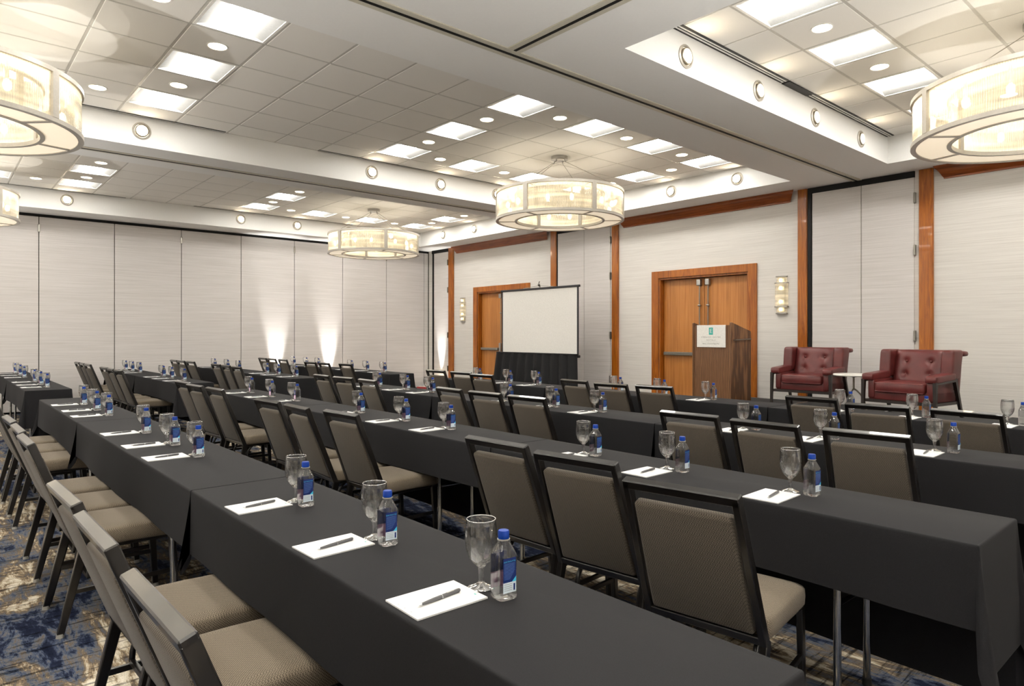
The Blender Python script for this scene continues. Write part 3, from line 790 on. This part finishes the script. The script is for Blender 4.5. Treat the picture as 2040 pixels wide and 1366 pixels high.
bm = nb(); box(bm, -HW-.1, HW+.03, -.075, -.035, 1.03, 1.062, .006, 1); obj('skirt_band', bm, 'skirt', ps)

# ------------------------------------------------------------------ tables and cloths
ROWY = [.844, 2.495, 4.071, 5.754]; TW = .457
TX = [(-3.038, -.62), (-5.962, -3.046), (-8.28, -5.970), (-12.10, -9.67), (-14.48, -12.108)]
RN = ['nearest', 'second', 'third', 'farthest']; TN = ['first', 'second', 'third', 'fourth', 'fifth']; PN = ['right', 'middle', 'left']
ZT = .7544
LEGX = [(-2.87, -1.09), (-5.40, -3.70), (-8.03, -6.00), (-12.06, -10.10), (-14.45, -12.80)]
def make_table(L, xm, legs):
    e = empty('folding_table')
    obj('tabletop', box(nb(), -L/2+.005, L/2-.005, .006, TW-.006, .728, .750, .004, 1), 'ply', e)
    for s in (-1, 1):
        x = legs[0 if s < 0 else 1]-xm
        for y in (.09, TW-.09):
            bm = nb(); tube(bm, [(x, y, .02), (x, y, .728)], .0145, 12); lg = obj('leg', bm, 'chrome', e, 40)
            bm = nb(); tube(bm, [(x, y, 0), (x, y, .03)], .018, 12); obj('foot_cap', bm, 'rubber', lg, 40)
        bm = nb(); tube(bm, [(x, .09, .40), (x, TW-.09, .40)], .011, 10); obj('crossbar', bm, 'chrome', e, 40)
        bm = nb(); bar(bm, (x, TW/2, .41), (x-s*.42, TW/2, .722), .022, .006); obj('folding_brace', bm, 'chrome', e)
    return e
def make_cloth(L, left_open, right_open):
    # front drop short, back drop long, free ends hang with pointed corners
    df, dbk = .262, .67
    pts = []   # x, y, nx, ny, drop, corner weight
    def side(p, q, n, drop, c0, c1, m):
        for k in range(m):
            t = (k+.5)/m; pts.append((p[0]+(q[0]-p[0])*t, p[1]+(q[1]-p[1])*t, n[0], n[1], drop, 0, t))
    dl_, dr_ = (.44 if left_open else .25), (.44 if right_open else .25)
    x0, x1, y0, y1 = -L/2, L/2, 0, TW
    fl = lambda o: 1 if o else 0
    def corner(x, y, a0, d0, d1, op, m=7):
        for k in range(m):
            t = k/(m-1); a = math.radians(a0+90*t); d = d0+(d1-d0)*t
            w = math.sin(PI*t)
            nx, ny = math.cos(a), math.sin(a)
            if not op: nx *= 0
            pts.append((x, y, nx, ny, d, w*(1 if op else .55), t))
    m1 = 40
    side((x0, y0), (x1, y0), (0, -1), df, 0, 0, m1); corner(x1, y0, -90, df, dr_, right_open)
    side((x1, y0), (x1, y1), (fl(right_open), 0), dr_, 0, 0, 8); corner(x1, y1, 0, dr_, dbk, right_open)
    side((x1, y1), (x0, y1), (0, 1), dbk, 0, 0, m1); corner(x0, y1, 90, dbk, dl_, left_open)
    side((x0, y1), (x0, y0), (-fl(left_open), 0), dl_, 0, 0, 8); corner(x0, y0, 180, dl_, df, left_open)
    V, F = [], []; n = len(pts)
    zt = ZT; prof = [(.0, 0.0), (.0035, .001), (.006, .004), (.0075, .010)]
    rnd = random.Random(int(L*1000)+left_open*3+right_open*7)
    ph = [rnd.random()*6 for _ in range(4)]
    rows = []
    T = [0.0]+[.12, .28, .46, .64, .82, 1.0]
    for j in range(len(prof)+len(T)-1):
        row = []
        for i, (x, y, nx, ny, d, w, t) in enumerate(pts):
            if j < len(prof): o, dz = prof[j]
            else:
                tt = T[j-len(prof)+1]; tip = .16*w if w else 0
                dd = min(d+tip, zt-.012)
                wob = .006*math.sin(x*3.1+ph[0])*tt+.004*math.sin(x*7.3+ph[1])*tt
                o = .0075+.012*tt+wob+w*.10*tt**1.3; dz = .010+(dd-.010)*tt
                dz += .008*math.sin(x*2.3+ph[2])*tt
                dz = min(dz, zt-.012)
            V.append((x+nx*o, y+ny*o, zt-dz)); row.append(len(V)-1)
        rows.append(row)
    for a, b in zip(rows, rows[1:]):
        for k in range(n): F.append((a[k], b[k], b[(k+1) % n], a[(k+1) % n]))
    F.append(tuple(rows[0]))
    o = obj('tablecloth', (V, [], F), 'cloth', None, 60); return o
tcache = {}
for r, y in enumerate(ROWY):
    for k, (xa, xb) in enumerate(TX):
        L = xb-xa; xm = (xa+xb)/2
        ct = make_cloth(L, k == 2, k in (0, 3)); ct.location = (xm, y, 0)
        where_ = '%s table from the right in the %s row' % (TN[k], RN[r])
        tag(ct, 'black cloth draped over the '+where_, 'tablecloth', 'black tablecloths')
        if k not in tcache: t = tcache[k] = make_table(L, xm, LEGX[k]); t.location = (xm, y, 0)
        else: t = copy_tree(tcache[k], (xm, y, 0))
        tag(t, 'narrow chrome-legged folding table, '+where_, 'table', 'folding tables under black cloths')

# ------------------------------------------------------------------ banquet chairs
def make_chair():
    e = empty('banquet_chair')
    rail_y, rail_z = -.33, .918
    bot = Vector((0, -.135, .385)); top = Vector((0, rail_y, rail_z-.017))
    wt, wb_ = .196, .212
    def on(z, x):   # point of the back plane at height z
        t = (z-bot.z)/(top.z-bot.z); return Vector((x*(wb_+(wt-wb_)*t), bot.y+(top.y-bot.y)*t, z))
    bd = (top-bot).normalized(); bn = Vector((0, -bd.z, bd.y))       # outward (rear) normal
    bm = nb(); pillow(bm, (0, .085, .432), (.222, .235, .05), .38, .2, 48, 16, lambda p: Vector((p.x*(1-.03*p.y/.23), p.y, p.z-.012*max(0, p.y/.235)**2))); st_ = obj('seat', bm, 'seat_fabric', e, 60)
    bm = nb(); box(bm, -.2, .2, -.125, .285, .372, .392, .004, 1); obj('seat_frame', bm, 'chair_metal', e)
    # upholstered back panel between the posts
    bm = nb(); box(bm, -.182, .182, -.02, .022, .425, .842, .013, 3)
    for v in bm.verts:
        x, y, z = v.co; q = on(z, 0); k = (wb_+(wt-wb_)*(z-.385)/.516)/wb_
        v.co = Vector((x*k*1.045, q.y, q.z))-bn*y
    obj('backrest', bm, 'back_fabric', e, 50)
    for s in (-1, 1):
        bm = nb(); bar(bm, on(.36, s), on(rail_z-.012, s), .026, .034, bn, bev=.003); obj('back_post', bm, 'chair_metal', e)
    bm = nb(); a, b = on(rail_z-.017, -1), on(rail_z-.017, 1); a.x -= .013; b.x += .013; bar(bm, a, b, .034, .034, bd, bev=.004); obj('top_rail', bm, 'chair_metal', e)
    bm = nb(); bar(bm, on(.405, -1), on(.405, 1), .03, .03, bd, bev=.003); obj('lower_rail', bm, 'chair_metal', e)
    for s in (-1, 1):
        bm = nb(); bar(bm, (s*.212, -.13, .40), (s*.218, -.225, .012), .026, .04, (0, 1, 0), .024, .03, bev=.003); lg = obj('leg', bm, 'chair_metal', e)
        bm = nb(); tube(bm, [(s*.218, -.225, 0), (s*.218, -.225, .018)], [.018, .016], 12); obj('glide', bm, 'glide', lg, 40)
        bm = nb(); bar(bm, (s*.2, .262, .385), (s*.2, .285, .012), .024, .036, (0, 1, 0), .022, .028, bev=.003); lg = obj('leg', bm, 'chair_metal', e)
        bm = nb(); tube(bm, [(s*.2, .285, 0), (s*.2, .285, .018)], [.018, .016], 12); obj('glide', bm, 'glide', lg, 40)
        bm = nb(); bar(bm, (s*.214, -.178, .2), (s*.2, .272, .2), .016, .022, bev=.002); obj('stretcher', bm, 'chair_metal', e)
        bm = nb(); tube(bm, [(s*.16, .08*math.cos(a_)-.02, .24+.135*math.sin(a_)) for a_ in [PI-PI/2*k/6 for k in range(7)]]+[(s*.16, .12, .375)], .011, 8); obj('curved_bracket', bm, 'chair_metal', e, 50)
    bm = nb(); bar(bm, (-.16, -.10, .24), (.16, -.10, .24), .016, .02); obj('rear_stretcher', bm, 'chair_metal', e)
    return e
CH = [[(-1.40, .325, 1), (-2.02, .325, 1), (-2.55, .325, 2), (-3.96, .35, 1), (-4.46, .36, 1), (-4.98, .36, 2), (-6.27, .36, 0), (-6.8, .36, 1), (-7.35, .36, 0)],
      [(-1.30, 1.87, 8), (-1.90, 2.0, 7), (-2.43, 2.02, 3), (-3.97, 2.0, 3), (-4.52, 1.94, -2), (-5.06, 1.94, 3), (-6.5, 2.0, 2), (-7.05, 1.98, 3), (-7.62, 2.02, 3), (-10.72, 2.0, 2), (-11.25, 2.0, 0), (-11.75, 2.0, 3), (-13.15, 2.0, 3), (-13.68, 2.0, -1), (-14.2, 2.0, 1)],
      [(-1.39, 3.63, 4), (-1.93, 3.60, -1), (-2.46, 3.64, 2), (-3.98, 3.63, 3), (-4.52, 3.63, 2), (-5.06, 3.64, -3), (-6.6, 3.64, -3), (-7.18, 3.64, 4), (-7.74, 3.64, 0), (-10.6, 3.58, -1), (-11.2, 3.62, -2), (-11.74, 3.63, 1), (-13.2, 3.63, 3), (-13.7, 3.6, 2), (-14.2, 3.6, 1)],
      [(-1.33, 5.10, -4), (-1.87, 5.08, 5), (-2.44, 5.30, -1), (-3.99, 5.32, 4), (-4.47, 5.24, 3), (-5.06, 5.32, -3), (-6.54, 5.2, 4), (-7.14, 5.33, 4), (-7.73, 5.33, 3), (-10.42, 5.33, 2), (-11.0, 5.22, -2), (-11.53, 5.2, 3), (-13.1, 5.33, 0), (-13.68, 5.33, 1), (-14.18, 5.33, 0)]]
proto = make_chair(); first = True
for r, row in enumerate(CH):
    for k, (x, yr, an) in enumerate(row):
        a = math.radians(an); p = (x-.33*math.sin(a), yr+.33*math.cos(a), 0)
        if first: c = proto; c.location = p; c.rotation_euler = (0, 0, a); first = False
        else: c = copy_tree(proto, p, a)
        tag(c, 'grey-brown upholstered chair, %s seat of %s table, %s row' % (PN[k % 3], TN[k//3], RN[r]), 'chair', 'banquet chairs at the tables')

# ------------------------------------------------------------------ place settings: bottle, goblet, note pad, pen
def sq_ring(bm, w, z, rc, n=5):
    out = []
    for cx, cy, a0 in ((1, 1, 0), (-1, 1, 90), (-1, -1, 180), (1, -1, 270)):
        for k in range(n):
            a = math.radians(a0+90*k/(n-1)); out.append(bm.verts.new((cx*(w-rc)+rc*math.cos(a), cy*(w-rc)+rc*math.sin(a), z)))
    return out
def make_bottle():
    e = empty('water_bottle'); HB = .0262
    bm = nb(); R = []
    for w, z, rc in ((.019, .0015, .012), (.0235, .0005, .012), (.0258, .004, .009), (HB, .009, .0075), (HB, .108, .0075), (.0255, .114, .008), (.0215, .125, .0105), (.0165, .1375, .0125), (.0132, .1455, .013), (.0130, .154, .0129)):
        R.append(sq_ring(bm, w, z, rc))
    n = len(R[0])
    for a, b in zip(R, R[1:]):
        for k in range(n): bm.faces.new((a[k], a[(k+1) % n], b[(k+1) % n], b[k]))
    bm.faces.new(R[0][::-1]); bm.faces.new(R[-1])
    obj('body', bm, 'water', e, 35)
    obj('neck_ring', lathe(nb(), [(.0125, .1475), (.0165, .1475), (.0165, .150), (.0125, .150)], 24, close=True), 'glide', e, 40)
    obj('cap', lathe(nb(), [(0, .1508), (.0142, .1508), (.0146, .153), (.0143, .168), (.0130, .1708), (0, .1715)], 28), 'cap', e, 40)
    lw = .0195
    def plate(nm, face, y0, y1, z0, z1, off, mat, p):
        x = face*(HB+off); bm = nb(); box(bm, min(x, x+face*.0002), max(x, x+face*.0002), y0, y1, z0, z1); return obj(nm, bm, mat, p)
    bl = plate('back_label', 1, -lw, lw, .047, .107, .0003, 'label_blue', e)
    plate('facts_panel', 1, -lw, lw, .021, .047, .0003, 'label_white', bl)
    for k in range(12):      # rows of fine print
        z = .0925-k*.0034; plate('fine_print', 1, -lw+.003, lw-(.004 if k < 6 else .004+.0022*(k-5)), z, z+.0008, .0006, 'print_pale', bl)
    for z in (.042, .037, .032, .027): plate('fine_print', 1, -lw+.003, lw-.012, z, z+.0012, .0006, 'print_grey', bl)
    plate('bar_mark', 1, lw-.008, lw-.003, .025, .042, .0006, 'label_blue', bl)
    me = text('ELECTROLYTES', .0052); me.materials.clear(); me.materials.append(M['cyan'])
    o = bpy.data.objects.new('lettering', me); COL.objects.link(o); o.parent = bl; o.location = (HB+.0008, 0, .0985); o.rotation_euler = (PI/2, 0, PI/2)
    bm = nb()
    v = [bm.verts.new((HB+.0009, y, z)) for y, z in ((lw, .047), (lw, .060), (lw-.004, .056), (lw-.009, .051), (lw-.013, .047))]; bm.faces.new(v); obj('leaf_print', bm, 'cyan', bl)
    fr = plate('front_label', -1, -lw, lw, .021, .060, .0003, 'pink', e)
    plate('logo_panel', -1, -lw, lw, .060, .107, .0003, 'label_blue', fr)
    me = text('FIJI', .021); me.materials.clear(); me.materials.append(M['print_white'])
    o = bpy.data.objects.new('lettering', me); COL.objects.link(o); o.parent = fr; o.location = (-HB-.0008, 0, .083); o.rotation_euler = (PI/2, PI/2, -PI/2)
    bm = nb(); c0 = Vector((-HB-.0007, 0, .041))
    for k in range(5):
        a = 2*PI*k/5; c, s = math.cos(a), math.sin(a)
        vv = [bm.verts.new(c0+Vector((0, q*c-w_*s, q*s+w_*c))) for q, w_ in ((.002, 0), (.009, .005), (.016, 0), (.009, -.005))]; bm.faces.new(vv)
    obj('flower_print', bm, 'print_white', fr)
    return e
GOB = [(0, 0), (.0345, 0), (.0352, .0018), (.033, .0035), (.016, .0085), (.0085, .013), (.0068, .022), (.0072, .040), (.0095, .054), (.014, .060), (.0235, .068), (.0335, .082), (.0405, .102), (.0428, .122), (.0425, .142), (.0405, .164), (.0388, .179), (.0380, .1802), (.0372, .179), (.0388, .163), (.0407, .142), (.0410, .122), (.0387, .103), (.0317, .084), (.0215, .0715), (.0115, .066), (0, .0645)]
def make_goblet():
    e = empty('water_goblet')
    obj('bowl', lathe(nb(), GOB[8:], 36), 'goblet', e, 50)
    obj('stem', lathe(nb(), [(0, .013)]+GOB[5:9]+[(.0095, .0545), (0, .0645)], 28), 'goblet', e, 50)
    obj('foot', lathe(nb(), GOB[:6]+[(0, .013)], 36), 'glass_edge', e, 40)
    obj('rim', lathe(nb(), [(.0380+.0013*math.cos(a), .1800+.0013*math.sin(a)) for a in [2*PI*k/8 for k in range(8)]], 36, close=True), 'glass_edge', e, 80)
    return e
def make_pad():
    e = empty('note_pad')
    obj('paper', box(nb(), -.075, .075, -.103, .103, 0, .004), 'paper', e)
    obj('footer_line', box(nb(), -.062, .062, -.0925, -.0918, .004, .0042), 'print_grey', e)
    for x in (-.03, 0, .03): obj('footer_mark', box(nb(), x-.002, x+.002, -.0945, -.0905, .004, .0043), 'print_grey', e)
    obj('header_mark', box(nb(), .035, .043, .088, .092, .004, .0042), 'teal', e)
    return e
def make_pen():
    e = empty('ballpoint_pen')      # lies along +Y, point at -Y
    bm = nb(); tube(bm, [(0, -.060, .005), (0, -.02, .0052), (0, .004, .0052), (0, .062, .0052), (0, .066, .0052)], [.0032, .0048, .005, .005, .0035], 12); obj('barrel', bm, 'pen', e, 40)
    bm = nb(); tube(bm, [(0, -.060, .005), (0, -.066, .005), (0, -.072, .005)], [.0031, .002, .0006], 10); obj('tip', bm, 'chrome', e, 40)
    bm = nb(); tube(bm, [(0, .003, .0052), (0, .006, .0052)], .0053, 12); obj('band', bm, 'chrome', e, 40)
    bm = nb(); box(bm, -.0022, .0022, .022, .045, .0098, .0106); obj('clip', bm, 'alu', e)
    return e
BX = [[-1.284, -1.852, -2.48, -3.85, -4.35, -5.0, -6.28, -6.78, -7.4, -10.15, -10.7, -11.36, -12.65, -13.35, -14.03],
      [-1.26, -1.89, -2.45, -3.79, -4.39, -5.09, -6.42, -7.02, -7.66, -10.29, -10.92, -11.43, -12.91, -13.51, -14.08],
      [-1.19, -1.84, -2.38, -3.78, -4.33, -4.99, -6.34, -6.87, -7.54, -10.1, -10.78, -11.3, -12.62, -13.3, -14.05],
      [-1.21, -1.84, -2.42, -3.76, -4.37, -4.98, -6.35, -6.92, -7.59, -10.28, -10.88, -11.5, -12.9, -13.5, -14.15]]
pb, pg, pp, pn = make_bottle(), make_goblet(), make_pad(), make_pen(); first = True
rnd = random.Random(3)
for r, row in enumerate(BX):
    for k, x in enumerate(row):
        y = ROWY[r]
        seat = '%s place of %s table, %s row' % (PN[k % 3], TN[k//3], RN[r])
        jx = lambda s: rnd.uniform(-s, s)
        bp = (x, y+.255+jx(.012), ZT); gp = (x-.092+jx(.006), y+.252+jx(.012), ZT)
        padp = (x-.10+jx(.008), y+.112+jx(.004), ZT); ra = math.radians(jx(2.5)+1)
        rot = jx(.1)+(PI/2 if r == 1 and 6 <= k <= 8 else 0)
        pnp = (padp[0]+.006+jx(.006), padp[1]+.003, ZT+.0042); pa = math.radians(8+jx(4))
        if first: b, g, p, n = pb, pg, pp, pn; first = False
        else: b, g, p, n = (copy_tree(q, (0, 0, 0)) for q in (pb, pg, pp, pn))
        b.location = bp; b.rotation_euler = (0, 0, rot); g.location = gp; p.location = padp; p.rotation_euler = (0, 0, ra); n.location = pnp; n.rotation_euler = (0, 0, pa)
        tag(b, 'blue-capped water bottle, '+seat, 'bottle', 'water bottles on the tables')
        tag(g, 'clear stemmed water goblet, '+seat, 'glass', 'water goblets on the tables')
        tag(p, 'white note pad, '+seat, 'note pad', 'note pads on the tables')
        tag(n, 'grey ballpoint pen on the pad, '+seat, 'pen', 'pens on the note pads')

# ------------------------------------------------------------------ small box on the carpet in the far corner
fb = empty('floor_box', (-14.46, 9.55, 0), .5); tag(fb, 'small red and white box on the carpet in the far corner', 'box')
obj('case', box(nb(), -.13, .13, -.06, .06, 0, .07, .015, 2), 'redplastic', fb)
obj('lid', box(nb(), -.09, .13, -.045, .045, .07, .085, .006, 1), 'white', fb)
